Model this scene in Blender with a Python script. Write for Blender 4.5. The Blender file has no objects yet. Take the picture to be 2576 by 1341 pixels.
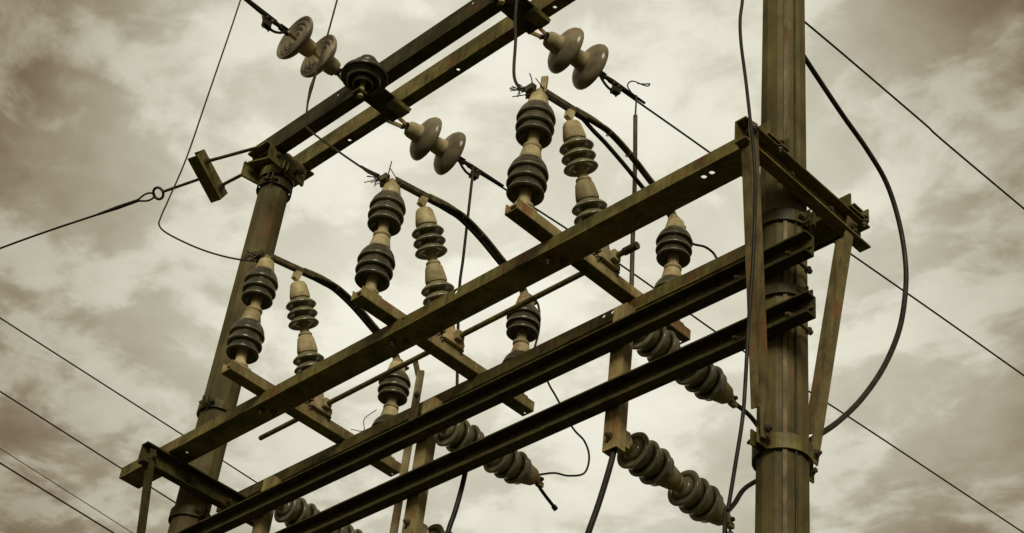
import bpy, math, random
from mathutils import Vector, Matrix
random.seed(7)
scene = bpy.context.scene
COL = scene.collection
R = math.radians

# ------------------------------------------------------------------ camera
cd = bpy.data.cameras.new('camera')
cam = bpy.data.objects.new('camera', cd)
COL.objects.link(cam)
cx = Vector((0.714705, 0.691816, 0.102893))
cy = Vector((0.380767, -0.508252, 0.772462))
cz = Vector((0.586697, -0.512904, -0.626671))
m = Matrix((cx, cy, cz)).transposed().to_4x4()
m.translation = Vector((2.41195, -3.19100, 1.6))
cam.matrix_world = m
cd.sensor_width = 36.0
cd.lens = 36.0 * 4240 / 2576
cd.clip_start = 0.05
cd.clip_end = 3000
scene.camera = cam
FWD = -cz

# ------------------------------------------------------------------ light
SUN = Vector((0.62, -0.56, 0.47)).normalized()   # soft light through the overcast from behind the viewer's right shoulder
sun_el = math.asin(SUN.z)
sun_az = math.atan2(SUN.x, SUN.y)
GLOW = (FWD * 4240 + cx * (1330 - 1288) - cy * (600 - 670)).normalized()

world = bpy.data.worlds.new('World')
scene.world = world
world.use_nodes = True
wt = world.node_tree
for n in list(wt.nodes):
    wt.nodes.remove(n)
def wn(t, **k):
    n = wt.nodes.new(t)
    for a, v in k.items():
        setattr(n, a, v)
    return n
def wmath(op, a, b=None, clamp=False):
    n = wn('ShaderNodeMath', operation=op, use_clamp=clamp)
    for i, v in enumerate((a, b)):
        if v is None:
            continue
        if isinstance(v, (int, float)):
            n.inputs[i].default_value = v
        else:
            wt.links.new(v, n.inputs[i])
    return n.outputs[0]
tc = wn('ShaderNodeTexCoord')
sep = wn('ShaderNodeSeparateXYZ')
wt.links.new(tc.outputs['Generated'], sep.inputs[0])
zz = wmath('MAXIMUM', sep.outputs[2], 0.1)
px_ = wmath('DIVIDE', sep.outputs[0], zz)
py_ = wmath('DIVIDE', sep.outputs[1], zz)
comb = wn('ShaderNodeCombineXYZ')
wt.links.new(px_, comb.inputs[0])
wt.links.new(py_, comb.inputs[1])
def noise(scale, detail, rough, off, dist=0.0, stretch=None):
    mp = wn('ShaderNodeMapping')
    mp.inputs['Location'].default_value = off
    if stretch:
        mp.inputs['Rotation'].default_value = (0, 0, stretch[0])
        mp.inputs['Scale'].default_value = stretch[1]
    wt.links.new(comb.outputs[0], mp.inputs[0])
    n = wn('ShaderNodeTexNoise')
    n.inputs['Scale'].default_value = scale
    n.inputs['Detail'].default_value = detail
    n.inputs['Roughness'].default_value = rough
    n.inputs['Distortion'].default_value = dist
    wt.links.new(mp.outputs[0], n.inputs['Vector'])
    return n.outputs['Fac']
big = noise(2.3, 3, 0.5, (29.29, 43.77, 0))
mid = noise(5.0, 8, 0.56, (0.4, 2.3, 0), 0.35, (0.6, (1.0, 1.3, 1)))
fine = noise(15, 7, 0.58, (5.0, 0.3, 0), 0.4)
def step(v, a, b_):
    n = wn('ShaderNodeMapRange', interpolation_type='SMOOTHSTEP')
    wt.links.new(v, n.inputs['Value'])
    n.inputs['From Min'].default_value = a; n.inputs['From Max'].default_value = b_
    return n.outputs[0]
puff = step(wmath('ADD', mid, wmath('MULTIPLY', wmath('SUBTRACT', fine, 0.5), 0.30)), 0.44, 0.58)      # cloud heads with shaped edges
dot = wn('ShaderNodeVectorMath', operation='DOT_PRODUCT')
wt.links.new(tc.outputs['Generated'], dot.inputs[0])
dot.inputs[1].default_value = GLOW
ang = wmath('ARCCOSINE', wmath('MINIMUM', dot.outputs['Value'], 0.99999))
mr = wn('ShaderNodeMapRange', interpolation_type='SMOOTHSTEP')
wt.links.new(ang, mr.inputs['Value'])
mr.inputs['From Min'].default_value = R(7)
mr.inputs['From Max'].default_value = R(22)
mr.inputs['To Min'].default_value = 0.80
mr.inputs['To Max'].default_value = 0.30
b = mr.outputs[0]
b = wmath('ADD', b, wmath('MULTIPLY', wmath('SUBTRACT', big, 0.5), 0.50))
b = wmath('ADD', b, wmath('MULTIPLY', wmath('SUBTRACT', puff, 0.5), 0.155))
b = wmath('ADD', b, wmath('MULTIPLY', wmath('SUBTRACT', mid, 0.5), 0.22))
b = wmath('ADD', b, wmath('MULTIPLY', wmath('SUBTRACT', fine, 0.5), 0.22))
ramp = wn('ShaderNodeValToRGB')
wt.links.new(b, ramp.inputs[0])
els = ramp.color_ramp.elements
def srgb(r, g, b_):
    f = lambda v: (v / 255 / 12.92) if v / 255 <= 0.04045 else ((v / 255 + 0.055) / 1.055) ** 2.4
    return (f(r), f(g), f(b_), 1)
els[0].position = 0.02; els[0].color = srgb(80, 65, 52)
els[1].position = 1.0; els[1].color = srgb(247, 244, 228)
for p, c in ((0.22, srgb(125, 108, 84)), (0.42, srgb(168, 160, 137)), (0.60, srgb(197, 193, 173)), (0.80, srgb(225, 221, 202))):
    e = els.new(p); e.color = c
sky = wn('ShaderNodeTexSky', sky_type='NISHITA')
sky.sun_disc = False
sky.sun_elevation = sun_el
sky.sun_rotation = sun_az
bgs = wn('ShaderNodeBackground')
bgs.inputs['Strength'].default_value = 0.05
wt.links.new(sky.outputs[0], bgs.inputs[0])
bgc = wn('ShaderNodeBackground')
bgc.inputs['Strength'].default_value = 0.78
wt.links.new(ramp.outputs[0], bgc.inputs[0])
mix = wn('ShaderNodeMixShader')
mix.inputs[0].default_value = 0.97
wt.links.new(bgs.outputs[0], mix.inputs[1])
wt.links.new(bgc.outputs[0], mix.inputs[2])
wo = wn('ShaderNodeOutputWorld')
wt.links.new(mix.outputs[0], wo.inputs[0])

sl = bpy.data.lights.new('sun', 'SUN')
sl.energy = 1.5
sl.angle = R(25)
sl.color = (1.0, 0.93, 0.80)
so = bpy.data.objects.new('sun', sl)
COL.objects.link(so)
so.rotation_euler = SUN.to_track_quat('Z', 'Y').to_euler()

scene.view_settings.view_transform = 'Standard'
scene.view_settings.look = 'None'
scene.view_settings.exposure = 0.38
scene.view_settings.gamma = 1.0

# ------------------------------------------------------------------ materials
def mat(name, base, alt=None, rough=0.6, metal=0.0, scale=14, bump=0.15, rust=None, rust_at=0.6, spec=0.25, streak=False, coat=0.0, runs=0.75):
    M = bpy.data.materials.new(name)
    M.use_nodes = True
    t = M.node_tree
    bs = t.nodes['Principled BSDF']
    bs.inputs['Roughness'].default_value = rough
    bs.inputs['Metallic'].default_value = metal
    bs.inputs['Specular IOR Level'].default_value = spec
    bs.inputs['Coat Weight'].default_value = coat
    bs.inputs['Coat Roughness'].default_value = 0.12
    c = t.nodes.new('ShaderNodeTexCoord')
    src = c.outputs['Object']
    mp = t.nodes.new('ShaderNodeMapping')
    if streak:
        mp.inputs['Scale'].default_value = (1, 1, 0.7)
    t.links.new(src, mp.inputs[0])
    geo = t.nodes.new('ShaderNodeObjectInfo')
    addv = t.nodes.new('ShaderNodeVectorMath'); addv.operation = 'ADD'
    rs = t.nodes.new('ShaderNodeMath'); rs.operation = 'MULTIPLY'; rs.inputs[1].default_value = 37.0
    t.links.new(geo.outputs['Random'], rs.inputs[0])
    t.links.new(mp.outputs[0], addv.inputs[0]); t.links.new(rs.outputs[0], addv.inputs[1])
    def nz(s, d, r):
        n = t.nodes.new('ShaderNodeTexNoise')
        n.inputs['Scale'].default_value = s; n.inputs['Detail'].default_value = d; n.inputs['Roughness'].default_value = r
        t.links.new(addv.outputs[0], n.inputs['Vector'])
        return n.outputs['Fac']
    n1 = nz(scale, 6, 0.6)
    alt = alt or tuple(v * 0.6 for v in base)
    rp = t.nodes.new('ShaderNodeValToRGB')
    t.links.new(n1, rp.inputs[0])
    rp.color_ramp.elements[0].position = 0.34; rp.color_ramp.elements[0].color = (*alt, 1)
    rp.color_ramp.elements[1].position = 0.66; rp.color_ramp.elements[1].color = (*base, 1)
    out = rp.outputs[0]
    if rust:
        n2 = nz(scale * 0.45, 8, 0.7)
        r2 = t.nodes.new('ShaderNodeValToRGB')
        t.links.new(n2, r2.inputs[0])
        r2.color_ramp.elements[0].position = rust_at - 0.06; r2.color_ramp.elements[0].color = (0, 0, 0, 1)
        r2.color_ramp.elements[1].position = rust_at + 0.06; r2.color_ramp.elements[1].color = (1, 1, 1, 1)
        mx = t.nodes.new('ShaderNodeMixRGB')
        t.links.new(r2.outputs[0], mx.inputs[0]); t.links.new(out, mx.inputs[1])
        mx.inputs[2].default_value = (*rust, 1)
        out = mx.outputs[0]
    # rain streaks running down
    mp5 = t.nodes.new('ShaderNodeMapping'); mp5.inputs['Scale'].default_value = (1, 1, 0.07)
    t.links.new(src, mp5.inputs[0])
    n5 = t.nodes.new('ShaderNodeTexNoise'); n5.inputs['Scale'].default_value = 46; n5.inputs['Detail'].default_value = 5; n5.inputs['Roughness'].default_value = 0.7
    t.links.new(mp5.outputs[0], n5.inputs['Vector'])
    r5 = t.nodes.new('ShaderNodeValToRGB'); t.links.new(n5.outputs['Fac'], r5.inputs[0])
    r5.color_ramp.elements[0].position = 0.36; r5.color_ramp.elements[0].color = (0.50, 0.47, 0.42, 1)
    r5.color_ramp.elements[1].position = 0.56; r5.color_ramp.elements[1].color = (1.08, 1.08, 1.06, 1)
    m5 = t.nodes.new('ShaderNodeMixRGB'); m5.blend_type = 'MULTIPLY'; m5.inputs[0].default_value = runs
    t.links.new(out, m5.inputs[1]); t.links.new(r5.outputs[0], m5.inputs[2])
    out = m5.outputs[0]
    n4 = nz(scale * 0.22, 5, 0.65)
    r4 = t.nodes.new('ShaderNodeValToRGB')
    t.links.new(n4, r4.inputs[0])
    r4.color_ramp.elements[0].position = 0.36; r4.color_ramp.elements[0].color = (0.55, 0.55, 0.52, 1)
    r4.color_ramp.elements[1].position = 0.62; r4.color_ramp.elements[1].color = (1.1, 1.1, 1.08, 1)
    m4 = t.nodes.new('ShaderNodeMixRGB'); m4.blend_type = 'MULTIPLY'; m4.inputs[0].default_value = 0.8
    t.links.new(out, m4.inputs[1]); t.links.new(r4.outputs[0], m4.inputs[2])
    out = m4.outputs[0]
    hv = t.nodes.new('ShaderNodeHueSaturation')
    rv = t.nodes.new('ShaderNodeMapRange'); rv.inputs['To Min'].default_value = 0.78; rv.inputs['To Max'].default_value = 1.18
    t.links.new(geo.outputs['Random'], rv.inputs['Value']); t.links.new(rv.outputs[0], hv.inputs['Value'])
    t.links.new(out, hv.inputs['Color'])
    t.links.new(hv.outputs[0], bs.inputs['Base Color'])
    rr = t.nodes.new('ShaderNodeMapRange')
    t.links.new(n1, rr.inputs['Value'])
    rr.inputs['From Min'].default_value = 0.3; rr.inputs['From Max'].default_value = 0.7
    rr.inputs['To Min'].default_value = min(1, rough * 1.25); rr.inputs['To Max'].default_value = rough * 0.8
    t.links.new(rr.outputs[0], bs.inputs['Roughness'])
    if bump:
        n3 = nz(scale * 5, 4, 0.6)
        bp = t.nodes.new('ShaderNodeBump')
        bp.inputs['Strength'].default_value = bump; bp.inputs['Distance'].default_value = 0.004
        t.links.new(n3, bp.inputs['Height']); t.links.new(bp.outputs[0], bs.inputs['Normal'])
    return M
STEEL = mat('weathered_steel', (0.260, 0.222, 0.066), (0.090, 0.078, 0.024), 0.54, 0.0, 10, 0.35, (0.23, 0.10, 0.030), 0.61)
DARKSTEEL = mat('dark_steel', (0.100, 0.090, 0.027), (0.038, 0.035, 0.011), 0.58, 0.0, 10, 0.35, (0.14, 0.065, 0.024), 0.62)
PALESTEEL = mat('pale_galvanised', (0.46, 0.375, 0.165), (0.25, 0.20, 0.08), 0.6, 0.0, 13, 0.3, (0.30, 0.135, 0.05), 0.58)
RIM_HIGHLIGHT = mat('rim_highlight_tone', (0.42, 0.385, 0.26), (0.24, 0.22, 0.15), 0.3, 0.0, 30, 0.0, runs=0.12)  # pale colour standing in for sky highlights along the shed edges
CAST = mat('cast_cap', (0.60, 0.505, 0.27), (0.36, 0.295, 0.14), 0.6, 0.0, 24, 0.35, (0.33, 0.18, 0.08), 0.62, runs=0.4)
POLE = mat('pole_steel', (0.155, 0.126, 0.044), (0.075, 0.061, 0.021), 0.64, 0.0, 8, 0.4, (0.19, 0.105, 0.038), 0.62, streak=True, runs=0.22)
PORC = mat('porcelain_dark', (0.100, 0.088, 0.048), (0.045, 0.040, 0.022), 0.18, 0.0, 18, 0.0, (0.10, 0.072, 0.04), 0.70, spec=0.5, coat=0.15, runs=0.12)
PORCG = mat('porcelain_green', (0.30, 0.275, 0.145), (0.14, 0.13, 0.07), 0.20, 0.0, 18, 0.0, (0.15, 0.13, 0.08), 0.68, spec=0.5, coat=0.2, runs=0.12)
DISC = mat('porcelain_disc', (0.36, 0.305, 0.185), (0.20, 0.165, 0.10), 0.18, 0.0, 16, 0.0, (0.34, 0.29, 0.18), 0.64, coat=0.15, runs=0.12)
WIRE = mat('bare_wire', (0.045, 0.038, 0.020), None, 0.55, 0.0, 40, 0.0)
CABLE = mat('black_cable', (0.030, 0.027, 0.017), None, 0.5, 0.0, 30, 0.05)
BRACE = mat('brace_steel', (0.25, 0.20, 0.085), (0.12, 0.096, 0.040), 0.6, 0.0, 12, 0.3, (0.24, 0.12, 0.045), 0.58)
LEAD = mat('copper_lead', (0.14, 0.115, 0.055), (0.07, 0.06, 0.03), 0.5, 0.0, 30, 0.1)
BOLT = mat('bolt_steel', (0.13, 0.10, 0.05), None, 0.55, 0.0, 40, 0.1)
GROUND = mat('dry_ground', (0.12, 0.10, 0.045), (0.06, 0.065, 0.022), 0.95, 0.0, 0.6, 0.4, (0.05, 0.06, 0.02), 0.52)

# ------------------------------------------------------------------ helpers
def V(*a):
    return Vector(a[0]) if len(a) == 1 else Vector(a)
class MB:
    def __init__(s):
        s.v = []; s.f = []; s.sm = []
    def add(s, vs, fs, smooth=False):
        o = len(s.v)
        s.v += [tuple(p) for p in vs]
        s.f += [tuple(i + o for i in f) for f in fs]
        s.sm += [smooth] * len(fs)
    def box(s, c, ex, ey, ez):
        """centre and three half-extent vectors"""
        c, ex, ey, ez = map(Vector, (c, ex, ey, ez))
        vs = [c + ex * i + ey * j + ez * k for i in (-1, 1) for j in (-1, 1) for k in (-1, 1)]
        s.add(vs, [(0, 1, 3, 2), (4, 6, 7, 5), (0, 4, 5, 1), (2, 3, 7, 6), (0, 2, 6, 4), (1, 5, 7, 3)])
    def bar(s, a, b_, side, w, t):
        a, b_, side = Vector(a), Vector(b_), Vector(side)
        d = (b_ - a); L = d.length; d.normalize()
        side = (side - d * side.dot(d)).normalized(); n = d.cross(side)
        s.box((a + b_) / 2, d * (L / 2), side * (w / 2), n * (t / 2))
    def tube(s, pts, r, n=10, smooth_path=True, sub=6):
        pts = [Vector(p) for p in pts]
        rs = list(r) if isinstance(r, (list, tuple)) else [r] * len(pts)
        if smooth_path and len(pts) > 2:
            P = []; Q = []
            ext = [2 * pts[0] - pts[1]] + pts + [2 * pts[-1] - pts[-2]]
            for i in range(len(pts) - 1):
                p0, p1, p2, p3 = ext[i:i + 4]
                for k in range(sub):
                    u = k / sub
                    P.append(0.5 * ((2 * p1) + (p2 - p0) * u + (2 * p0 - 5 * p1 + 4 * p2 - p3) * u * u + (3 * p1 - p0 - 3 * p2 + p3) * u ** 3))
                    Q.append(rs[i] * (1 - u) + rs[i + 1] * u)
            P.append(pts[-1]); Q.append(rs[-1])
            pts, rs = P, Q
        N = len(pts)
        tan = [(pts[min(i + 1, N - 1)] - pts[max(i - 1, 0)]).normalized() for i in range(N)]
        u = tan[0].orthogonal().normalized()
        vs = []
        for i in range(N):
            u = (u - tan[i] * u.dot(tan[i])).normalized()
            w = tan[i].cross(u)
            for k in range(n):
                a = 2 * math.pi * k / n
                vs.append(pts[i] + (u * math.cos(a) + w * math.sin(a)) * rs[i])
        fs = [(i * n + k, i * n + (k + 1) % n, (i + 1) * n + (k + 1) % n, (i + 1) * n + k) for i in range(N - 1) for k in range(n)]
        s.add(vs, fs, True)
        s.add([vs[k] for k in range(n)][::-1], [tuple(range(n))])
        s.add([vs[(N - 1) * n + k] for k in range(n)], [tuple(range(n))])
    def lathe(s, prof, o=(0, 0, 0), d=(0, 0, 1), n=32, smooth=True):
        o, d = Vector(o), Vector(d).normalized()
        u = d.orthogonal().normalized(); w = d.cross(u)
        vs = [o + d * z + (u * math.cos(2 * math.pi * k / n) + w * math.sin(2 * math.pi * k / n)) * r for r, z in prof for k in range(n)]
        fs = [(i * n + k, i * n + (k + 1) % n, (i + 1) * n + (k + 1) % n, (i + 1) * n + k) for i in range(len(prof) - 1) for k in range(n)]
        s.add(vs, fs, smooth)
        s.add(vs[:n][::-1], [tuple(range(n))]); s.add(vs[-n:], [tuple(range(n))])
    def plate(s, o, u, v, w, L, W, t, holes=()):
        """plate from corner o: length L along u, width W along v, thickness t along w; round holes (a, b, r)"""
        o, u, v, w = map(Vector, (o, u, v, w))
        def pt(a, b_, c): return o + u * a + v * b_ + w * c
        def quad2(a0, a1, b0, b1):
            s.add([pt(a0, b0, 0), pt(a0, b1, 0), pt(a1, b1, 0), pt(a1, b0, 0)], [(0, 1, 2, 3)])
            s.add([pt(a0, b0, t), pt(a1, b0, t), pt(a1, b1, t), pt(a0, b1, t)], [(0, 1, 2, 3)])
        cur = 0.0
        for (a, b_, r) in sorted(holes):
            h = r * 1.45
            if a - h < cur or a + h > L: continue
            quad2(cur, a - h, 0, W)
            if b_ - h > 1e-5: quad2(a - h, a + h, 0, b_ - h)
            if b_ + h < W - 1e-5: quad2(a - h, a + h, b_ + h, W)
            N = 16
            ring = []; sq = []
            for k in range(N):
                an = 2 * math.pi * k / N
                c, sn = math.cos(an), math.sin(an)
                mx = max(abs(c), abs(sn))
                ring.append((a + r * c, b_ + r * sn)); sq.append((a + h * c / mx, b_ + h * sn / mx))
            for k in range(N):
                j = (k + 1) % N
                for c in (0, t):
                    q = [pt(*ring[k], c), pt(*sq[k], c), pt(*sq[j], c), pt(*ring[j], c)]
                    s.add(q if c else q[::-1], [(0, 1, 2, 3)])
                s.add([pt(*ring[k], 0), pt(*ring[j], 0), pt(*ring[j], t), pt(*ring[k], t)], [(0, 1, 2, 3)])
            cur = a + h
        quad2(cur, L, 0, W)
        for q in ([pt(0, 0, 0), pt(L, 0, 0), pt(L, 0, t), pt(0, 0, t)], [pt(0, W, 0), pt(0, W, t), pt(L, W, t), pt(L, W, 0)],
                  [pt(0, 0, 0), pt(0, 0, t), pt(0, W, t), pt(0, W, 0)], [pt(L, 0, 0), pt(L, W, 0), pt(L, W, t), pt(L, 0, t)]):
            s.add(q, [(0, 1, 2, 3)])
    def mesh(s, name, M):
        me = bpy.data.meshes.new(name)
        me.from_pydata(s.v, [], s.f)
        me.polygons.foreach_set('use_smooth', s.sm)
        me.materials.append(M)
        me.update()
        return me
    def build(s, name, M, parent=None, bevel=0.0, loc=None):
        o = bpy.data.objects.new(name, s.mesh(name, M))
        COL.objects.link(o)
        if parent is not None: o.parent = parent
        if loc is not None: o.location = loc
        if bevel:
            bm = o.modifiers.new('bevel', 'BEVEL'); bm.width = bevel; bm.segments = 2; bm.limit_method = 'ANGLE'; bm.angle_limit = R(50)
        return o
def tag(o, label, cat, group=None):
    o['label'] = label; o['category'] = cat
    if group: o['group'] = group
    return o
def empty(name, loc, label, cat, group=None, rot=None):
    o = bpy.data.objects.new(name, None)
    o.empty_display_size = 0.05
    COL.objects.link(o); o.location = loc
    if rot is not None: o.rotation_euler = rot
    return tag(o, label, cat, group)
def rel(o, pts):
    l = Vector(o.location)
    return [Vector(p) - l for p in pts]
def copy_tree(o, parent=None):
    c = o.copy(); COL.objects.link(c); c.parent = parent
    for ch in o.children: copy_tree(ch, c)
    return c
X, Y, Z = V(1, 0, 0), V(0, 1, 0), V(0, 0, 1)

# shared bolt: hex head and nut either side of a shank
def bolt_mesh(L, r=0.008):
    mb = MB()
    mb.lathe([(r * .55, -L / 2), (r * .55, L / 2)], n=8)
    for z0, z1 in ((-L / 2 + .008, -L / 2 + .018), (L / 2 - .014, L / 2 - .002)):
        mb.lathe([(r, z0), (r, z1)], n=6, smooth=False)
    for z0 in (-L / 2 + .018, L / 2 - .017):
        mb.lathe([(r * 1.4, z0), (r * 1.4, z0 + .003)], n=14, smooth=False)
    return mb.mesh('bolt', BOLT)
BM = {}
def bolt(parent, loc, d, L=0.05, r=0.008):
    k = (round(L, 3), r)
    if k not in BM: BM[k] = bolt_mesh(L, r)
    o = bpy.data.objects.new('bolt', BM[k]); COL.objects.link(o)
    o.parent = parent; o.location = loc
    o.rotation_euler = Vector(d).to_track_quat('Z', 'Y').to_euler()
    return o

# ------------------------------------------------------------------ ground
g = MB()
N = 24
for i in range(N):
    for j in range(N):
        q = []
        for a, b_ in ((i, j), (i + 1, j), (i + 1, j + 1), (i, j + 1)):
            f = lambda k: (abs(k - N / 2) / (N / 2)) ** 2.5 * 1200 * (1 if k > N / 2 else -1)
            q.append((f(a), f(b_), 0))
        g.add(q, [(0, 1, 2, 3)])
go = g.build('ground', GROUND)
go['kind'] = 'structure'

# ------------------------------------------------------------------ poles
PR = 0.0735
def pole(x, top, label, straps):
    p = empty('utility_pole', (x, 0, 0), label, 'pole', 'pair of poles')
    sh = MB()
    k = [(PR * 1.05, -0.3), (PR * 1.03, 2.5), (PR * 1.005, 4.0), (PR, 5.2), (PR * 0.965, top - 0.02), (PR * 0.9, top)]
    sh.lathe([(r_ * 1.02, z_) for r_, z_ in k], d=(0, 0, 1), n=12, smooth=False)
    so_ = sh.build('shaft', POLE, p, bevel=0.006)
    so_.rotation_euler = (0, 0, R(7))
    return p
pr = pole(0, 7.35, 'thick round pole on the right, crossed by the beam ends', 1)
pl = pole(-3.039, 7.06, 'round pole on the left with a twin beam on its top', 1)
# earthing strap and conduit down the right pole
a = R(-48)
for da, w, t, nm, M_ in ((0.0, 0.012, 0.004, 'earthing_strap', BRACE), (0.42, 0.007, 0.007, 'earth_wire', DARKSTEEL)):
    d = V(math.cos(a + da), math.sin(a + da), 0)
    s_ = MB()
    if nm == 'earthing_strap':
        s_.bar(d * (PR * 1.045 + t / 2) + Z * 0.1, d * (PR * 1.0 + t / 2) + Z * 7.2, V(-d.y, d.x, 0), w, t)
    else:
        s_.tube([d * (PR * 1.06) + Z * 0.1, d * (PR * 1.06) + Z * 2, d * (PR * 1.04) + Z * 4, d * (PR * 1.03) + Z * 6, d * (PR * 1.02) + Z * 7], w / 2, 8)
    s_.build(nm, M_, pr)
def clamp_band(p, z, ear=0.115, h=0.045, M_=STEEL, rot=0.0, rr=PR):
    """two bent half straps round the pole with bolted ears along +Y and -Y"""
    c, s = math.cos(rot), math.sin(rot)
    def tr(q): return V(q[0] * c - q[1] * s, q[0] * s + q[1] * c, q[2])
    for side in (1, -1):
        mb = MB()
        path = [V(side * 0.008, -ear, 0), V(side * 0.008, -rr - 0.012, 0)]
        for k in range(13):
            an = -math.pi / 2 + math.pi * k / 12
            if abs(math.cos(an)) * rr > 0.012:
                path.append(V(side * math.cos(an) * (rr + .006), math.sin(an) * (rr + .006), 0))
        path += [V(side * 0.008, rr + 0.012, 0), V(side * 0.008, ear, 0)]
        n = len(path)
        vs = []
        for i, q in enumerate(path):
            tn = (path[min(i + 1, n - 1)] - path[max(i - 1, 0)]).normalized()
            nr = V(tn.y, -tn.x, 0) * side
            for (dz, dn) in ((-h / 2, 0), (h / 2, 0), (h / 2, .006), (-h / 2, .006)):
                vs.append(tr(q + nr * dn + Z * dz))
        fs = [(i * 4 + k, i * 4 + (k + 1) % 4, (i + 1) * 4 + (k + 1) % 4, (i + 1) * 4 + k) for i in range(n - 1) for k in range(4)]
        fs += [(3, 2, 1, 0), tuple((n - 1) * 4 + k for k in range(4))]
        mb.add(vs, fs)
        cb = mb.build('clamp_band', M_, p, loc=(0, 0, z))
        if side == 1:
            for sy in (-1, 1):
                bolt(cb, tr(V(0, sy * (ear - 0.02), 0)), tr(X), 0.075, 0.009)
    return
clamp_band(pr, 4.205, 0.128, 0.05)
clamp_band(pr, 5.03, 0.11, 0.045, DARKSTEEL, R(90))
clamp_band(pr, 4.74, 0.10, 0.035, DARKSTEEL, R(90))
clamp_band(pl, 5.56, 0.115, 0.04, STEEL, R(25))
clamp_band(pl, 4.205, 0.125, 0.05)
clamp_band(pl, 5.03, 0.11, 0.045, DARKSTEEL, R(90))
clamp_band(pl, 6.93, 0.13, 0.05, STEEL, R(70))
clamp_band(pl, 6.86, 0.11, 0.04, DARKSTEEL, R(40))

# ------------------------------------------------------------------ beams
def beam(name, o, u, v, w, L, W, F, t, label, cat, M_=STEEL, web_holes=(), f0=(), f1=(), two=True, group=None, one_at=0):
    """rolled section from corner o: web W wide along v, flanges F long along w"""
    e = empty(name, o, label, cat, group)
    mb = MB(); mb.plate((0, 0, 0), u, v, w, L, W, t, web_holes)
    mb.build('web', M_, e)
    for k, hl in ((0, f0), (1, f1)):
        if not two and k != one_at: continue
        mb = MB(); mb.plate(w * t + (v * (W - t) if k else V(0, 0, 0)), u, w, v, L, F - t, t, hl)
        mb.build('flange', M_, e)
    return e
# end arms, bolted to the +X side of each pole
AT, AH, AW = 5.178, 0.088, 0.042
def end_arm(px, y0, y1, label, M_=STEEL):
    e = beam('cross_arm', V(px + PR + 0.012, y0, AT), Y, -Z, X, y1 - y0, AH, AW, 0.006, label, 'cross arm', M_, group='end cross arms')
    for y in (0.06, (y1 - y0) - 0.06, -y0 - 0.10, -y0 + 0.10):
        bolt(e, V(0.0, y, -AH / 2), X, 0.06, 0.009)
    return e
end_arm(0, -0.352, 0.285, 'short steel arm across the right pole under the beam ends')
end_arm(-3.039, -0.352, 0.285, 'short dark arm across the left pole at the beam ends', DARKSTEEL)
# switch beams lie on the end arms, web down
BZ = AT + 0.004
def hh(*xs): return [(x, 0.05, 0.0085) for x in xs]
B1 = beam('channel_beam', V(-3.265, -0.248, BZ), X, Y, Z, 3.265 + 0.135, 0.102, 0.052, 0.006,
          'long front channel beam carrying the three switch bases', 'beam', STEEL,
          web_holes=[(3.118, 0.036, 0.010), (3.150, 0.036, 0.010), (0.41, 0.05, 0.008)], f0=[(2.03, 0.032, 0.009), (1.76, 0.030, 0.008)], group='horizontal steel beams')
RB = beam('channel_beam', V(-3.13, 0.168, BZ), X, Y, Z, 3.13 + 0.135, 0.102, 0.052, 0.006,
          'rear channel beam behind the poles under the switch ends', 'beam', STEEL,
          f0=[(2.22, 0.034, 0.008), (2.26, 0.034, 0.008)], group='horizontal steel beams')
for e, y0 in ((B1, 0.03), (RB, 0.05)):
    for x in (-2.939, -2.33, -1.57, -0.795, 0.106):
        for dx, dy in ((-.016, 0), (.02, .035)):
            bolt(e, V(x - e.location.x + dx, y0 + dy, 0.0), Z, 0.055, 0.010)
# a second short piece spliced to the rear beam's right end
spl = MB(); spl.plate((0, 0, 0), X, Y, Z, 0.24, 0.075, 0.008); spl.build('splice_plate', DARKSTEEL, RB, loc=(3.00, 0.06, 0.058))
spl2 = MB(); spl2.plate((0, 0, 0), X, Z, Y, 0.22, 0.06, 0.008); spl2.build('splice_plate', DARKSTEEL, RB, loc=(3.03, 0.106, -0.004))
bolt(RB, V(3.225, 0.112, 0.03), Y, 0.05, 0.010)
# twin lower beams on the front of the poles, flanges towards the viewer
for z, x1, lab in ((4.788, 0.172, 'upper of the two ribbed beams on the front of the poles'), (4.560, 0.176, 'lowest ribbed beam on the front of the poles')):
    e = beam('channel_beam', V(-3.25, -PR - 0.006, z), X, Z, -Y, 3.25 + x1, 0.076, 0.042, 0.006, lab, 'beam', DARKSTEEL, group='horizontal steel beams')
    # a ridge of the rolled section along the web
    mb = MB(); mb.box((0, 0, 0), X * ((3.25 + x1) / 2 - .002), Y * 0.003, Z * 0.005)
    mb.build('web_rib', DARKSTEEL, e, loc=((3.25 + x1) / 2, -0.0095, 0.038))
    for x in (3.039 - 0.0 + 0.211, 0.211):
        for dx in (-0.095, 0.095):
            if 0.03 < x + dx < 3.25 + x1 - 0.02:
                bolt(e, V(x + dx, 0.03, 0.038), Y, 0.12, 0.009)
# top twin beams
T1 = beam('angle_beam', V(-3.115, -0.118, 7.112), X, -Z, Y, 3.115 + 0.3, 0.112, 0.062, 0.006,
          'nearer of the twin top beams, dark, reaching the left pole top', 'beam', DARKSTEEL,
          web_holes=[(0.62, 0.030, 0.010), (1.52, 0.022, 0.010), (2.1, 0.022, 0.010)], two=False, one_at=1, group='twin top beams')
T2 = beam('angle_beam', V(-3.10, 0.072, 7.152), X, -Z, Y, 3.10 + 0.3, 0.108, 0.056, 0.006,
          'farther of the twin top beams, rust brown', 'beam', STEEL, f1=[(0.45, 0.026, 0.009), (1.20, 0.024, 0.009), (1.62, 0.024, 0.009), (1.80, .024, .009)],
          two=False, one_at=1, group='twin top beams')
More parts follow.
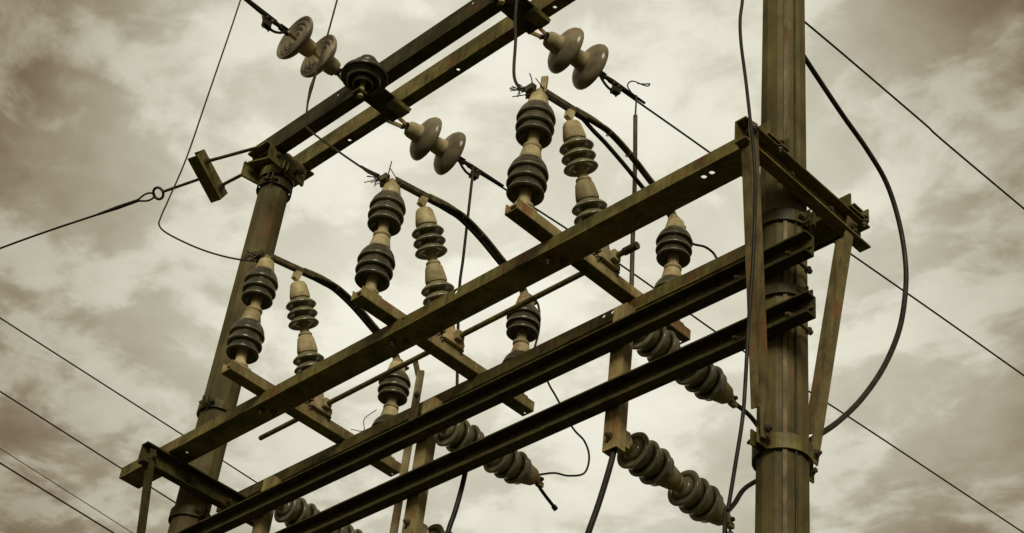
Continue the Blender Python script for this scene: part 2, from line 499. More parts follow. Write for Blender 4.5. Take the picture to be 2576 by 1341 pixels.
# saddle plates on the left pole top
sp = empty('saddle_bracket', (-3.039, 0, 7.0), 'rough bracket clamping the twin beams to the left pole top', 'bracket')
for nm, c, e3, rz in (('plate', (0.0, 0.0, 0.035), (0.075, 0.15, 0.006), 0.0), ('plate', (-0.02, -0.02, -0.02), (0.085, 0.10, 0.005), 0.35),
                      ('cheek', (0.09, -0.02, -0.035), (0.006, 0.12, 0.05), 0.1), ('cheek', (-0.09, -0.03, -0.035), (0.006, 0.11, 0.045), -0.15)):
    mb = MB(); mb.box((0, 0, 0), X * e3[0], Y * e3[1], Z * e3[2])
    o = mb.build(nm, STEEL, sp, loc=c); o.rotation_euler = (0, 0, rz)
for q in ((0.09, 0.06, -0.03), (0.09, -0.09, -0.03), (0.10, 0.03, -0.06)):
    bolt(sp, q, X, 0.06, 0.011)

# ------------------------------------------------------------------ diagonal braces (angle iron)
def brace(a, b_, side, label, M_=BRACE, w=0.040):
    a, b_ = V(a), V(b_)
    e = empty('diagonal_brace', b_, label, 'brace', 'angle iron braces')
    d = (a - b_).normalized()
    sd = V(side); sd = (sd - d * sd.dot(d)).normalized(); n = d.cross(sd)
    L = (a - b_).length
    mb = MB(); mb.plate((0, 0, 0), d, sd, n, L, w, 0.005, [(0.03, w / 2, 0.006)])
    mb.build('leg_plate', M_, e)
    mb = MB(); mb.plate(n * 0.005 + d * 0.09, d, n, sd, L - 0.18, w * .75, 0.005)
    mb.build('leg_plate', M_, e)
    bolt(e, d * 0.028 + sd * (w / 2) + n * .004, n, 0.05, 0.010)
    bolt(e, d * (L - 0.03) + sd * (w / 2) + n * .004, n, 0.05, 0.010)
    return e
ax = PR + 0.012 + AW + 0.008
brace((ax, -0.345, 5.165), (0.028, -0.128, 4.19), Y, 'angle brace under the front arm end of the right pole')
brace((ax - .01, 0.168, 5.145), (0.028, 0.088, 4.235), Y, 'angle brace behind the right pole under the rear arm end')
brace((-3.039 + ax, -0.335, 5.150), (-3.039 + 0.028, -0.128, 4.19), Y, 'dark vertical brace under the left arm, cut by the bottom edge', DARKSTEEL, 0.026)

# ------------------------------------------------------------------ insulators
RIM_HIGHLIGHTS = {}
def add_rim_highlight(parent, r, z, t=0.0021):  # thin pale ring added as a painted highlight on a shed edge
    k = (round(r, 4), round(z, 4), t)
    if k not in RIM_HIGHLIGHTS:
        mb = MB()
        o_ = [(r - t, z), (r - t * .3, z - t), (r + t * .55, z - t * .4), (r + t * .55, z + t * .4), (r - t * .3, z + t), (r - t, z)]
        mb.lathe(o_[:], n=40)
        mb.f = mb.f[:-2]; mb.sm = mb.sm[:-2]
        RIM_HIGHLIGHTS[k] = mb.mesh('rim_highlight', RIM_HIGHLIGHT)
    o = bpy.data.objects.new('rim_highlight', RIM_HIGHLIGHTS[k]); COL.objects.link(o); o.parent = parent
def post_unit(parent, o, d, H=0.268, rk=1.0, name='post_insulator', M_=PORC, plain=False):
    """cap and pin type post unit: pin below, wide rounded sheds, cast cap on top"""
    q = H / 0.268
    e = bpy.data.objects.new(name, None); e.empty_display_size = .03
    COL.objects.link(e); e.parent = parent; e.location = o
    jit = V(random.uniform(-.014, .014), random.uniform(-.014, .014), 0)
    e.rotation_euler = (Vector(d).normalized() + jit).to_track_quat('Z', 'Y').to_euler()
    mb = MB()
    P = [(.020, .080), (.030, .084), (.040, .080), (.050, .064), (.057, .058), (.0615, .059), (.0640, .064), (.0635, .070), (.058, .086), (.056, .095), (.0555, .099),
         (.059, .0985), (.063, .098), (.0670, .0995), (.0690, .105), (.0685, .112), (.0655, .125), (.060, .139), (.0590, .144),
         (.061, .1445), (.065, .144), (.0685, .1455), (.0700, .151), (.0695, .158), (.064, .178), (.056, .194), (.048, .205), (.036, .211), (.030, .211)]
    mb.lathe([(r * rk, z * q) for r, z in P], n=40)
    mb.build('porcelain', M_, e)
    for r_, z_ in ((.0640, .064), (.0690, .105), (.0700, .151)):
        add_rim_highlight(e, r_ * rk, z_ * q)
    mb = MB()
    mb.lathe([(r * rk, z * q) for r, z in [(.032, .0), (.034, .003), (.034, .012), (.024, .017), (.0215, .03), (.0215, .092)]], n=28)
    mb.build('pin', CAST, e)
    mb = MB()
    mb.lathe([(r * rk, z * q) for r, z in [(.040, .206), (.043, .210), (.041, .222), (.036, .245), (.033, .262), (.029, .2675)]], n=28)
    mb.build('cap', CAST, e)
    return e
def ribbed_unit(parent, o, d, H, n_shed, r, core, name='ribbed_insulator', M_=PORCG, cap=0.07, neck=0.045, fat=False):
    e = bpy.data.objects.new(name, None); e.empty_display_size = .03
    COL.objects.link(e); e.parent = parent; e.location = o
    e.rotation_euler = Vector(d).to_track_quat('Z', 'Y').to_euler()
    z0, z1 = neck, H - cap
    st = (z1 - z0) / n_shed
    prof = [(core * .6, z0 - .002)]
    for i in range(n_shed):
        a = z0 + i * st
        if fat:
            prof += [(core, a + st * .02), (r * .90, a + st * .10), (r * .985, a + st * .28), (r, a + st * .48), (r * .97, a + st * .68), (r * .86, a + st * .86), (core, a + st * .96)]
        else:
            prof += [(core, a + st * .20), (r * .62, a + st * .16), (r * .90, a + st * .08), (r * .975, a + st * .10), (r, a + st * .19), (r * .985, a + st * .30), (r * .86, a + st * .50), (core * 1.2, a + st * .78), (core, a + st * .92)]
    prof.append((core * .6, z1 + .002))
    mb = MB(); mb.lathe(prof, n=36); mb.build('porcelain', M_, e)
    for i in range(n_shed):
        add_rim_highlight(e, r, z0 + (i + .19) * st, 0.0018)
    mb = MB(); mb.lathe([(.027, 0), (.029, .003), (.027, .010), (.019, .016), (.0185, z0 + .006)], n=24); mb.build('pin', CAST, e)
    mb = MB(); mb.lathe([(.040, z1 - .004), (.0425, z1 + .004), (.040, z1 + cap * .35), (.034, z1 + cap * .85), (.028, H)], n=24); mb.build('cap', CAST, e)
    return e

# ------------------------------------------------------------------ switches: one base per phase across the two beams
SZ = BZ + 0.0545        # underside of the bases
def switch(xm, label, dz=0.0, variant=0):
    e = empty('disconnector_switch', (xm, 0, SZ), label, 'switch', 'three switch poles')
    y0, y1, w, h = -0.425, 0.472, 0.058, 0.044
    mb = MB(); mb.plate((-w / 2, y0, 0), Y, X, Z, y1 - y0, w, 0.005, [(0.885, 0.02, 0.007)]) 
    mb.build('base_web', STEEL, e)
    for sx in (-1, 1):
        mb = MB(); mb.plate((sx * w / 2 - (0.005 if sx > 0 else 0), y0, 0.005), Y, Z, X, y1 - y0, h - 0.005, 0.005)
        mb.build('base_flange', PALESTEEL, e)  # paler steel than the web: light on the sides put into the colour
    ya, yc = -0.372, 0.395
    zt = 0.045
    mb = MB(); mb.box((0, 0, 0), X * .030, Y * .038, Z * .004); mb.build('foot_plate', CAST, e, loc=(0, ya, zt))
    mb = MB(); mb.box((0, 0, 0), X * .030, Y * .038, Z * .004); mb.build('foot_plate', CAST, e, loc=(0, yc, zt))
    # fixed front stack
    zz_ = zt + .004
    post_unit(e, V(0, ya, zz_), (0.0, 0.018, 1), 0.272)
    post_unit(e, V(0, ya + .005, zz_ + 0.273), (0.0, 0.012, 1), 0.262, 0.98)
    # fixed rear stack, a little shorter
    post_unit(e, V(0, yc, zz_), (0, -0.02, 1), 0.232, 0.97)
    post_unit(e, V(0, yc - .005, zz_ + 0.233), (0, -0.02, 1), 0.232, 0.97)
    # rocking centre stack on the shaft
    piv = V(0, 0.012, 0.085)
    topb = V(0, -0.205, 0.60)
    d = (topb - piv).normalized()
    ribbed_unit(e, piv + d * 0.060, d, 0.240, 3, 0.063, 0.033)
    ribbed_unit(e, piv + d * 0.302, d, 0.236, 3, 0.062, 0.032, cap=0.066)
    # rocker bracket
    mb = MB()
    mb.box((0, 0.02, 0.058), X * .045, Y * .050, Z * .010)
    mb.box((0.034, 0.02, 0.082), X * .006, Y * .036, Z * .022)
    mb.box((-0.034, 0.02, 0.082), X * .006, Y * .036, Z * .022)
    mb.box(piv + d * 0.036, X * .026, V(0, d.z, -d.y) * .034, d * .024)
    mb.build('rocker_bracket', CAST, e, bevel=0.002)
    for yy in (-0.028, 0.07):
        bolt(e, V(0.028, yy, 0.06), Z, 0.06, 0.008)
    # terminals
    ta = V(0, ya + .009, zz_ + 0.535)
    mb = MB()
    mb.box(ta + V(0, .002, .012), X * .014, Y * .022, Z * .012)
    mb.box(ta + V(-.018, -.012, .022), X * .012, Y * .014, Z * .010)
    mb.build('terminal', CAST, e, bevel=0.002)
    mb = MB(); mb.box(ta + V(-.02, -.03, .03), X * .018, Y * .012, Z * .014); mb.box(ta + V(-.035, -.015, .018), X * .010, Y * .016, Z * .012)
    mb.build('line_clamp', LEAD, e, bevel=0.002)
    for q in ((-.02, -.03, .03), (-.035, -.012, .02), (.004, .012, .018)):
        bolt(e, ta + V(q), X, 0.05, 0.007)
    if variant == 2:
        mb = MB(); mb.box((0, 0, 0), X * .012, Y * .006, Z * .040); o = mb.build('contact_plate', CAST, e, loc=ta + V(.008, .005, .055)); o.rotation_euler = (0.1, 0.05, 0.4)
    horn = {0: [(-.01, -.02, .03), (-.025, -.03, .06), (-.02, -.01, .03)], 1: [(-.012, -.02, .02), (-.012, -.022, .07), (-.010, -.020, .12)], 2: [(-.03, -.02, .02), (-.03, -.02, .08), (-.042, -.026, .125)]}[variant]
    mb = MB(); mb.tube([ta + V(q) for q in horn], .0022, 6); mb.build('arcing_horn', WIRE, e)
    if variant:
        mb = MB(); mb.tube([ta + V(-.012, -.02, .085), ta + V(.0, -.01, .06), ta + V(.012, .0, .035)], .002, 6); mb.build('tie_wire', WIRE, e)
    mb = MB()
    for k in range(10):
        mb.tube([ta + V(-.035, -.02, .025), ta + V(-.035 - .02 * random.random(), -.02 - .04 * random.random(), .02 + .03 * random.random()), ta + V(-.045 - .04 * random.random(), -.03 - .05 * random.random(), .0 + .05 * random.random())], .0020, 5)
    mb.build('wire_ends', WIRE, e)
    mb = MB()
    tw = [ta + V(-.02 + .018 * math.cos(a_) - .002 * a_, -.02 + .016 * math.sin(a_), .012 + .004 * a_) for a_ in [k * .7 for k in range(16)]]
    mb.tube(tw, .0035, 6, True, 2); mb.build('tie_wire', LEAD, e)
    # blade and flexible lead from the front terminal over the centre stack to the rear stack
    tc_ = V(0, yc - .014, zz_ + 0.47)
    mb = MB(); mb.box(tc_ + Z * .006, X * .016, Y * .018, Z * .010); mb.build('terminal', CAST, e, bevel=.002)
    mb = MB(); mb.box(tc_ + V(.0, .03, .0), X * .010, Y * .03, Z * .005); mb.build('contact_plate', LEAD, e)
    mb = MB(); mb.bar(ta + V(.012, .0, .030), topb + V(.006, .075, .062), Z, .020, .007); mb.bar(ta + V(-.006, .0, .028), topb + V(-.010, .075, .058), Z, .016, .006)
    mb.build('blade', LEAD, e)
    mb = MB(); mb.bar(topb + V(0, -.01, -.01), topb + V(0, .0, .05), Y, .03, .02); mb.build('hinge_post', CAST, e)
    mb = MB(); mb.tube([topb + V(.004, .02, .064), topb + V(.004, .11, .083), topb + V(.004, .18, .088)], .006, 8); mb.build('contact_tube', PALESTEEL, e)
    base = [topb + V(0, .07, .058), topb + V(0, .13, .070), topb + V(0, .20, .078), topb + V(0, .31, .055), V(0, .24, tc_.z + .085), tc_ + V(0, -.05, .055), tc_ + V(0, -.005, .012)]
    for k, (dx, dy, lo) in enumerate(((.0, 0, 0), (.010, .003, .004), (-.009, .0, -.009))):
        if variant == 2 and k == 2: lo = -.055
        pp = [q + V(dx, dy, lo * math.sin(math.pi * i / 6)) for i, q in enumerate(base)]
        mb = MB(); mb.tube(pp, (.0075, .0068, .0085)[k], 8)
        mb.build('flexible_lead', CABLE if k != 1 else LEAD, e)
    mb = MB()
    for k in (2, 3):
        mb.tube([base[k] + V(-.012, .002, -.004), base[k] + V(0, .0, .012), base[k] + V(.016, -.002, -.004), base[k] + V(0, .0, -.014), base[k] + V(-.012, .002, -.004)], .0022, 6)
    mb.build('binding', LEAD, e)
    return e
sL = switch(-2.330, 'leftmost switch on its cross base, front stack against the left pole', variant=0)
sM = switch(-1.570, 'middle switch with tall dark post insulators on its cross base', variant=1)
sR = switch(-0.795, 'rightmost switch, with an upright plate on its front stack', variant=2)

# operating shaft and vertical rod
sh = empty('operating_shaft', (-2.70, 0.030, SZ + 0.082), 'thin horizontal shaft linking the three rocking insulator stacks', 'shaft')
mb = MB(); mb.tube([(0, 0, 0), (2.03, 0, 0)], .0105, 12, False); mb.build('pipe', STEEL, sh)
mb = MB(); mb.tube([(2.0, 0, 0), (2.06, 0, 0)], .0145, 12, False); mb.build('end_sleeve', DARKSTEEL, sh)
for xm in (-2.33, -1.57, -.795):
    mb = MB(); mb.box((xm + 2.70 + .055, 0, 0), X * .010, Y * .018, Z * .020); mb.build('shaft_collar', CAST, sh, bevel=.002)
mb = MB(); mb.bar((0.94, 0, 0), (0.94, .03, -.06), X, .02, .010); mb.build('crank', PALESTEEL, sh)
vr = empty('operating_rod', (-1.755, 0.062, 1.0), 'pale vertical rod hanging from the shaft behind the lower beams', 'rod')
mb = MB(); mb.bar((0, 0, 0), (.004, 0, SZ + 0.04 - 1.0), V(1, 1, 0), .028, .020); mb.build('rod', PALESTEEL, vr, bevel=.003)
bolt(vr, V(.004, 0, 4.16), V(1, -1, 0), .05, .008)
bolt(vr, V(.004, 0, 3.70), V(1, -1, 0), .05, .008)

# ------------------------------------------------------------------ hanging posts and the horizontal insulators on them
PX = (-0.602, -1.512, -2.420)
def hanger(x, label):
    e = empty('hanger_post', (x, -PR + .004, 4.42), label, 'post', 'hanging posts')
    L = 0.555
    w = 0.058
    mb = MB(); mb.plate((-w / 2, 0, 0), Z, X, Y, L, w, .005, [(0.03, 0.02, .006)]); mb.build('web', PALESTEEL, e)
    for sx in (-1, 1):
        mb = MB(); mb.plate((sx * w / 2 - (0.005 if sx > 0 else 0), .005, 0), Z, Y, X, L, .036, .005); mb.build('flange', PALESTEEL, e)
    for z in (.045, .175, .405):
        bolt(e, V(0, 0, z), Y, .045, .009)
    return e
hanger(PX[0], 'pale hanging post at right, its round-cornered foot free')
hanger(PX[1], 'pale hanging post in the middle, beside the vertical rod')
hanger(PX[2], 'pale hanging post at left, cut by the bottom edge')
def hins(x, z, label, slope=0.0, tail=0, M_=PORCG):
    o = V(x, -PR + .047, z)
    e = empty('horizontal_insulator', o, label, 'insulator', 'horizontal insulators on the posts')
    d = V(0, 1, slope).normalized()
    mb = MB(); mb.box((0, .012, 0), X * .024, Y * .012, Z * .03); mb.build('mounting_plate', CAST, e, bevel=.002)
    ribbed_unit(e, d * .022, d, 0.245, 3, .0635, .046, 'insulator_body', M_, cap=.058, neck=.032)
    ribbed_unit(e, d * .268, d, 0.245, 3, .0635, .046, 'insulator_body', M_, cap=.058, neck=.032)
    t = d * .515
    mb = MB(); mb.box(t + V(0, .012, 0), X * .014, Y * .016, Z * .014); mb.box(t + V(.0, .03, -.012), X * .010, Y * .014, Z * .010)
    mb.build('terminal', CAST, e, bevel=.002)
    bolt(e, t + V(0, .022, 0), X, .05, .008)
    if tail == 1:
        mb = MB(); mb.tube([t + V(0, .01, -.01), t + V(0, .05, -.035), t + V(0, .115, -.065)], .0065, 8); mb.tube([t + V(0, .112, -.064), t + V(0, .128, -.071)], .010, 8, False)
        mb.build('arcing_horn', CABLE, e)
    if tail == 2:
        mb = MB(); mb.tube([t + V(0, .01, 0), t + V(-.02, .04, -.03), t + V(.01, .055, -.06), t + V(-.03, .05, -.075)], .005, 8)
        for k in range(5):
            mb.tube([t + V(0, .03, -.03), t + V(.04 * random.random() - .02, .03 + .04 * random.random(), -.05 - .03 * random.random()), t + V(.08 * random.random() - .04, .02 + .05 * random.random(), -.06 - .05 * random.random())], .003, 5)
        mb.build('wire_ends', WIRE, e)
    return e
hins(PX[0], 4.932, 'upper insulator on the right hanging post, behind the lowest beam', 0.0)
hins(PX[0], 4.475, 'lower insulator at the foot of the right hanging post', -0.04, 2)
hins(PX[1], 4.898, 'ribbed insulator on the middle post with a short black horn', 0.07, 1)
hins(PX[1], 4.450, 'ribbed insulator at the middle of the bottom edge', -0.03)
hins(PX[2], 4.892, 'ribbed insulator on the left hanging post near the bottom edge', 0.02)

# ------------------------------------------------------------------ disc strings and pin insulators on the top beams
def disc(parent, o, d):
    e = bpy.data.objects.new('disc_insulator', None); e.empty_display_size = .03
    COL.objects.link(e); e.parent = parent; e.location = o
    e.rotation_euler = Vector(d).to_track_quat('Z', 'Y').to_euler()
    mb = MB(); mb.lathe([(.012, -.028), (.020, -.024), (.036, -.016), (.041, .0), (.043, .030), (.047, .038), (.047, .046), (.040, .050)], n=28); mb.build('cap', CAST, e)
    P = [(.036, .040), (.052, .046), (.080, .054), (.100, .064), (.112, .076), (.117, .088), (.116, .096), (.110, .096), (.104, .086), (.094, .082), (.090, .094), (.084, .095), (.080, .080),
         (.070, .077), (.066, .092), (.060, .093), (.056, .077), (.044, .075), (.040, .088), (.034, .088), (.028, .074), (.012, .072)]
    mb = MB(); mb.lathe(P, n=44); mb.build('porcelain', DISC, e)
    mb = MB(); mb.lathe([(.010, .068), (.010, .118), (.014, .120), (.014, .130), (.008, .133)], n=16); mb.build('pin', CAST, e)
    return e
def string(o, d, label, s):
    """strain string: strap from the beam, two discs, clevis and strain clamp"""
    e = empty('disc_string', o, label, 'insulator string', 'strain insulator strings')
    d = V(d).normalized()
    n = d.cross(X).normalized()
    mb = MB()
    for k in (-1, 1):
        mb.bar(X * .030 * k, d * .085 + X * .012 * k, n, .022, .006)
    mb.build('strap', PALESTEEL, e)
    bolt(e, d * .08, X, .055, .009)
    disc(e, d * .118, d); disc(e, d * .262, d)
    mb = MB()
    c = d * .385
    for k in (-1, 1):
        mb.bar(c + n * .012 * k + V(0, 0, 0), c + d * .055 + n * (.010 * k - .0), X, .018, .005)
    mb.build('clevis', WIRE, e)
    mb = MB()
    q = c + d * .045
    mb.tube([q - d * .03, q + d * .0 - Z * .035, q + d * .04 - Z * .055, q + d * .085 - Z * .045, q + d * .105 - Z * .010], .0065, 8)
    mb.tube([q, q + d * .05, q + d * .13, q + d * .25], [.009, .012, .010, .006], 10)
    mb.box(q + d * .075 - Z * .045, X * .014, d * .018, n * .014)
    mb.build('strain_clamp', WIRE, e)
    for k in (.055, .085):
        bolt(e, q + d * k - Z * .035, V(.2, 0, 1), .07, .007)
    return e
string((-2.400, 0.140, 7.075), (0.13, 1, 0.0), 'left string of two discs on the far side of the twin beams', 1)
string((-1.490, 0.140, 7.085), (0.13, 1, 0.0), 'right string of two smooth discs beside the twin beams', 1)
string((-2.372, -0.135, 7.075), (0.0, -1, 0.01), 'string of two discs at upper left, underside showing, near the top edge', -1)
def pin_ins(x, label):
    e = empty('pin_insulator', (x, -0.195, 6.90), label, 'insulator', 'bell insulators on the twin beams')
    # saddle under both beams and a bent arm carrying the pin in front of the near beam
    mb = MB(); mb.plate((-.16, .075, .091), X, Y, Z, .13, .235, .008); mb.build('bridge_plate', DARKSTEEL, e)
    mb = MB(); mb.bar((-.10, .10, .083), (-.02, .0, -.055), X, .036, .010); mb.build('bracket_arm', DARKSTEEL, e)
    mb = MB(); mb.box((0, 0, 0), X * .026, Y * .024, Z * .006); mb.build('pin_plate', DARKSTEEL, e, bevel=.002, loc=(-.005, -.005, -.062))
    mb = MB(); mb.tube([(0, 0, -.085), (0, 0, .06)], .013, 12, False); mb.build('pin', CAST, e)
    P = [(.018, .028), (.034, .020), (.038, -.012), (.043, -.018), (.047, -.012), (.049, .030), (.060, .034), (.066, .006), (.071, .001), (.076, .006), (.079, .040), (.092, .042),
         (.101, .030), (.1065, .030), (.108, .038), (.104, .052), (.088, .070), (.064, .080), (.060, .088), (.066, .096), (.066, .106), (.054, .118), (.042, .122), (.044, .134), (.040, .146), (.012, .150)]
    mb = MB(); mb.lathe(P, n=44); mb.build('porcelain', PORC, e)
    for c_, h_ in (((-.11, .062, .16), (.035, .012, .045)), ((-.05, .25, .075), (.03, .05, .016))):
        mb = MB(); mb.box((0, 0, 0), X * h_[0], Y * h_[1], Z * h_[2]); mb.build('clamp_block', STEEL, e, bevel=.006, loc=c_)
    bolt(e, V(-.11, .05, .17), Y, .05, .010); bolt(e, V(-.11, .05, .14), Y, .05, .010)
    for q in ((-.06, .28, .09), (-.13, .28, .09), (-.13, .12, .09), (-.02, -.0, -.062)):
        bolt(e, V(q), Z, .05, .009)
    return e
pin_ins(-2.185, 'dark bell insulator on the twin beams at upper left')
pin_ins(-1.300, 'dark bell insulator on the twin beams at the top edge')

# ------------------------------------------------------------------ wires
def wire(name, pts, r, label, cat='wire', M_=WIRE, group=None, n=8):
    o = V(pts[0])
    mb = MB(); mb.tube([V(p) - o for p in pts], r, n)
    ob = mb.build(name, M_, None, loc=o)
    return tag(ob, label, cat, group)
def span(p, q, sag, k=10):
    p, q = V(p), V(q)
    return [p + (q - p) * (i / k) - Z * sag * 4 * (i / k) * (1 - i / k) for i in range(k + 1)]
CG = 'line conductors'
wire('conductor', [(-2.347, .60, 7.068), (-2.32, .86, 7.075), (-2.26, 1.576, 7.08), (-2.207, 2.606, 7.08), (-2.126, 3.30, 7.08), (-1.984, 5.027, 7.08), (-1.60, 10, 7.1), (-.6, 22, 7.4)], .0048, 'wire from the left rear discs running down to the bottom right corner', 'wire', group=CG)
wire('conductor', [(-1.436, .60, 7.078), (-1.373, 1.234, 7.08), (-1.298, 2.086, 7.08), (-1.142, 3.624, 7.08), (-.75, 8, 7.1), (.4, 21, 7.4)], .0048, 'wire from the right rear discs passing behind the right pole', 'wire', group=CG)
wire('conductor', [(-.59, .10, 7.06), (-.537, .875, 7.08), (-.49, 1.65, 7.08), (-.443, 2.459, 7.08), (-.1, 8, 7.15), (.7, 21, 7.4)], .0048, 'topmost wire leaving the right pole for the right edge', 'wire', group=CG)
wire('conductor', [(-2.366, -.60, 7.083), (-2.368, -.9, 7.088), (-2.37, -2, 7.10), (-2.4, -6, 7.2), (-2.5, -20, 7.5)], .0075, 'thick wire into the discs at the top left', 'wire', group=CG)
# far wires on the left run past behind
FG = 'far wires on the left'
for x, p, lab, r in ((-5.0, ((-.298, 6.798), (1.507, 6.705)), 'highest of the straight wires behind the left pole', .0042), (-5.0, ((-.158, 6.394), (1.015, 6.315)), 'second highest of the straight wires at lower left', .0042),
                  (-5.0, ((-.054, 6.092), (.815, 6.018)), 'thin faint wire second from the bottom left corner', .0022), (-5.0, ((-.028, 6.016), (.723, 5.962)), 'lowest dark wire at the bottom left corner', .0045)):
    (ya_, za_), (yb_, zb_) = p
    s_ = (zb_ - za_) / (yb_ - ya_)
    pts = [(x, ya_ + k, za_ + s_ * k + (.0 if -2 < k < 4 else .012 * (abs(k) - 2))) for k in (-14, -7, -3, -1, 0, .5, 1, 1.5, 2.5, 4, 8, 16)]
    wire('overhead_wire', pts, r, lab, 'wire', group=FG)
# jumpers down to the front stacks
JG = 'jumper wires to the front stacks'
wire('jumper_wire', [(-3.19, -.37, 8.9), (-3.225, -.37, 8.033), (-3.237, -.37, 7.77), (-3.264, -.37, 7.328), (-3.287, -.37, 6.95), (-3.339, -.37, 6.708), (-3.363, -.37, 6.608), (-3.351, -.37, 6.545), (-3.23, -.37, 6.429), (-2.915, -.37, 6.185), (-2.636, -.37, 5.994), (-2.418, -.37, 5.866), (-2.36, -.38, 5.85)], .0042,
     'thin bent wire at left dropping to the leftmost switch', 'wire', group=JG)
j2 = empty('jumper_wire', (-2.285, -.37, 7.372), 'thin wire crossing the left discs, down to the middle switch', 'wire', JG)
jp = [(-2.27, -.37, 7.9), (-2.285, -.37, 7.372), (-2.296, -.37, 7.059), (-2.32, -.37, 6.795), (-2.295, -.37, 6.608), (-2.256, -.37, 6.524), (-1.99, -.37, 6.241), (-1.701, -.37, 5.947), (-1.61, -.38, 5.88)]
mb = MB(); mb.tube(rel(j2, jp), .0044, 8); mb.build('strand', WIRE, j2)
mb = MB(); mb.tube(rel(j2, [(-2.306, -.37, 6.92), (-2.318, -.37, 6.82), (-2.316, -.37, 6.72)]), [.005, .009, .005], 8); mb.build('sleeve', CABLE, j2)
mb = MB(); mb.tube(rel(j2, [(-1.80, -.37, 6.048), (-1.74, -.37, 5.987), (-1.66, -.375, 5.915)]), [.005, .0085, .008], 8); mb.build('sleeve', CABLE, j2)
wire('jumper_wire', [(-1.01, -.37, 7.2), (-.993, -.37, 6.464), (-.965, -.37, 6.223), (-.945, -.37, 6.022), (-.90, -.37, 5.925), (-.84, -.38, 5.87)], .006, 'wire hanging from the top edge onto the rightmost switch', 'wire', group=JG)
# droppers from the rear conductors
dA = wire('dropper', [(-2.325, .62, 7.068), (-2.311, .62, 6.802), (-2.294, .62, 6.476), (-2.283, .62, 6.26), (-2.20, .62, 5.72), (-2.10, .55, 5.58), (-1.90, .40, 5.42), (-1.67, .225, 5.23)], .0068, 'thin dropper hanging from the left rear wire down past the beams', 'wire', CABLE, 'droppers from the rear wires')
dB = empty('dropper', (-1.397, .75, 7.06), 'straight dropper with a bent clip hanging from the right rear wire', 'wire', 'droppers from the rear wires')
mb = MB(); mb.tube(rel(dB, [(-1.397, .75, 7.08), (-1.394, .75, 6.95)]), .004, 8, False); mb.build('strand', WIRE, dB)
mb = MB(); mb.tube(rel(dB, [(-1.394, .75, 6.95), (-1.367, .75, 6.55), (-1.352, .75, 6.201), (-1.337, .75, 5.894), (-1.325, .75, 5.5)]), .0098, 10); mb.build('sleeve', LEAD, dB)
mb = MB(); mb.tube(rel(dB, [(-1.40, .75, 7.07), (-1.43, .75, 7.12), (-1.458, .75, 7.178), (-1.45, .75, 7.20), (-1.42, .75, 7.187), (-1.36, .75, 7.125), (-1.33, .75, 7.10), (-1.325, .755, 7.115), (-1.36, .755, 7.135), (-1.40, .755, 7.165)]), .0032, 6); mb.build('clip', WIRE, dB)
# cables
wire('cable', [(.158, -.42, 6.4), (.160, -.42, 5.75), (.158, -.42, 5.61), (.151, -.42, 5.524), (.157, -.42, 5.414), (.178, -.42, 5.245), (.196, -.42, 5.085), (.215, -.42, 4.901), (.221, -.42, 4.746), (.218, -.42, 4.547), (.207, -.42, 4.335), (.2, -.42, 4.145), (.193, -.42, 4.025), (.173, -.42, 3.891), (.154, -.42, 3.772), (.144, -.42, 3.707), (.12, -.38, 3.0), (.09, -.15, 2.0)], .0052,
     'slim cable hanging down in front of the right arm and brace', 'cable', CABLE)
wire('cable', [(.0, .06, 5.94), (0, .105, 5.905), (0, .2, 5.856), (0, .337, 5.79), (0, .476, 5.733), (0, .591, 5.656), (0, .659, 5.519), (0, .685, 5.358), (0, .672, 5.21), (0, .624, 5.03), (0, .528, 4.829), (0, .401, 4.633), (0, .272, 4.474), (0, .153, 4.352), (0, .08, 4.28)], .0092,
     'thick black cable bowing out in a big loop right of the pole', 'cable', CABLE)
wire('lead_wire', [(-1.50, .42, 5.45), (-1.515, .51, 5.38), (-1.515, .56, 5.343), (-1.515, .662, 5.259), (-1.515, .735, 5.234), (-1.515, .769, 5.178), (-1.515, .75, 5.095), (-1.515, .666, 5.039), (-1.515, .591, 5.012), (-1.515, .515, 4.965)], .0042, 'thin curled wire to the insulator on the middle post', 'wire')
wire('cable', [(-.6, -.045, 4.475), (-.6, -.050, 4.42), (-.6, -.067, 4.334), (-.6, -.098, 4.207), (-.6, -.132, 4.089), (-.6, -.17, 3.95), (-.6, -.2, 3.6)], .0095, 'black cable hanging from the foot of the right post', 'cable', CABLE)
wire('cable', [(-1.28, -.045, 4.66), (-1.283, -.05, 4.55), (-1.290, -.06, 4.44), (-1.303, -.07, 4.33), (-1.32, -.08, 4.0)], .0088, 'short black cable under the lowest beam at bottom centre', 'cable', CABLE)
wire('lead_wire', [(-.795, .39, 5.77), (-.795, .44, 5.735), (-.795, .488, 5.715), (-.795, .569, 5.75), (-.795, .629, 5.745), (-.75, .58, 5.62), (-.66, .27, 5.235)], .0048, 'thin wire curving right off the rear stack of the rightmost switch', 'wire')
wire('lead_wire', [(-1.545, .385, 5.755), (-1.53, .42, 5.72), (-1.53, .44, 5.62), (-1.535, .43, 5.50), (-1.53, .41, 5.42)], .0045, 'thin wire running down the rear stack of the middle switch', 'wire')
wire('lead_wire', [(-2.36, .34, 5.50), (-2.42, .33, 5.47), (-2.45, .36, 5.44), (-2.50, .33, 5.45)], .0018, 'loose thin wire end left of the leftmost rear stack', 'wire')
wire('lead_wire', [(-.60, .47, 4.932), (-.60, .515, 4.925), (-.597, .60, 4.918), (-.56, .62, 4.85), (-.3, .4, 4.5), (-.06, .12, 4.23)], .008, 'dark lead from the right upper insulator to the pole clamp', 'wire', WIRE)
wire('lead_wire', [(-.60, .48, 4.455), (-.60, .535, 4.53), (-.60, .60, 4.63), (-.50, .64, 4.68), (-.30, .40, 4.5), (-.07, .14, 4.28)], .0085, 'dark lead from the right lower insulator to the pole', 'wire', WIRE)

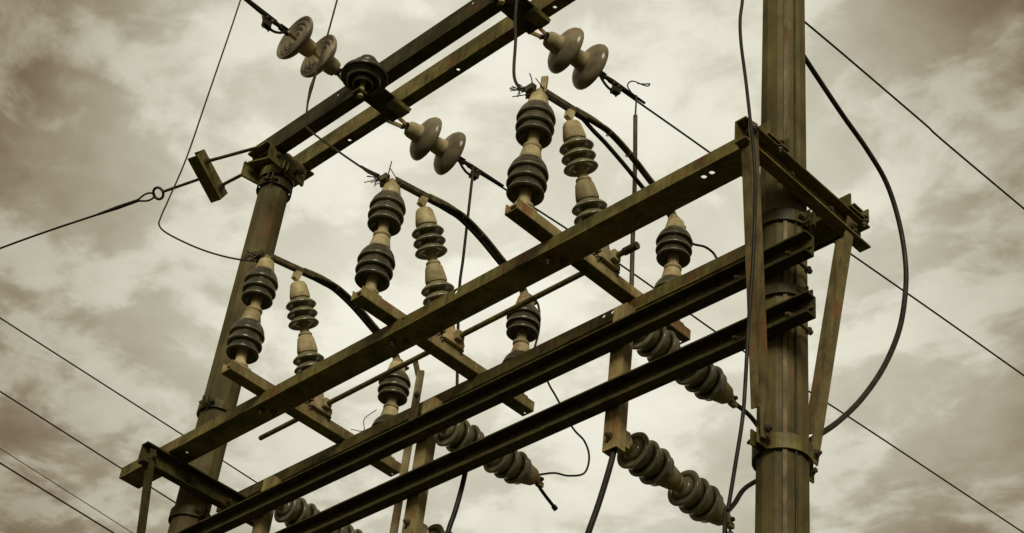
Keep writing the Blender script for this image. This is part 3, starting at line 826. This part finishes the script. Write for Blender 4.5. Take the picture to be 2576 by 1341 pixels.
# ------------------------------------------------------------------ guy assembly at the left pole top
gd = (V(-4.789, -.509, 7.02) - V(-3.462, -.181, 7.02)).normalized()
gp = V(-gd.y, gd.x, 0)
if gp.y < 0: gp = -gp
ga = empty('guy_bracket', (-3.38, -.178, 7.02), 'rust-brown block with twin rods pulling on the left pole top', 'bracket')
gx = (V(-3.406, -.081, 6.971) - V(-3.356, -.285, 7.069)).normalized()
gz = gd.cross(gx).normalized()
if gz.z < 0: gz = -gz
mb = MB(); mb.plate(-gx * .125 - gz * .040 - gd * .02, gx, gz, gd, .25, .080, .006); mb.build('web', STEEL, ga)
for k in (0, 1):
    mb = MB(); mb.plate(-gx * .125 - gz * .040 - gd * .014 + (gz * .074 if k else V(0, 0, 0)), gx, gd, gz, .25, .055, .006); mb.build('flange', STEEL, ga)
for k, e_ in ((-1, V(-3.03, -.150, 7.03)), (1, V(-3.06, -.055, 7.03))):
    mb = MB(); mb.tube([gx * .075 * k + gd * .03, e_ - V(-3.38, -.178, 7.02)], .0085, 8, False); mb.build('tie_rod', DARKSTEEL, ga)
    bolt(ga, gx * .075 * k - gd * .025, gd, .05, .012)
mb = MB(); mb.tube([-gd * .01, gd * .30], .0075, 8, False); mb.build('eye_bolt', DARKSTEEL, ga)
mb = MB()
c_ = gd * .33
vw = (Vector((2.412, -3.191, 1.6)) - Vector((-3.7, -.25, 7.02))).normalized()
ru = gd.cross(vw).normalized()
mb.tube([c_ + (gd * math.cos(t_) + ru * math.sin(t_)) * .030 for t_ in [2 * math.pi * i / 16 for i in range(17)]], .007, 8, False)
mb.build('eye_ring', DARKSTEEL, ga)
gs = V(-3.38, -.178, 7.02) + gd * .352
gy = empty('guy_wire', gs, 'stay wire from the ring at left running to the left edge', 'wire')
mb = MB()
up = ru * 1.4
mb.tube([gd * .0, gd * .02 + up * .010, gd * .06 + up * .012, gd * .12], .005, 8); mb.tube([gd * .0, gd * .02 - up * .010, gd * .06 - up * .012, gd * .12], .005, 8)
mb.build('loop', WIRE, gy)
mb = MB(); mb.tube([gd * .11, gd * .25 , gd * .42], [.0085, .0105, .005], 8); mb.build('splice', WIRE, gy)
mb = MB(); mb.tube([gd * .40, gd * .75 + Z * .006, gd * 1.12 + Z * .0, gd * 2 - Z * .03, gd * 6 - Z * .2, gd * 14 - Z * .3], .0055, 8); mb.build('strand', WIRE, gy)
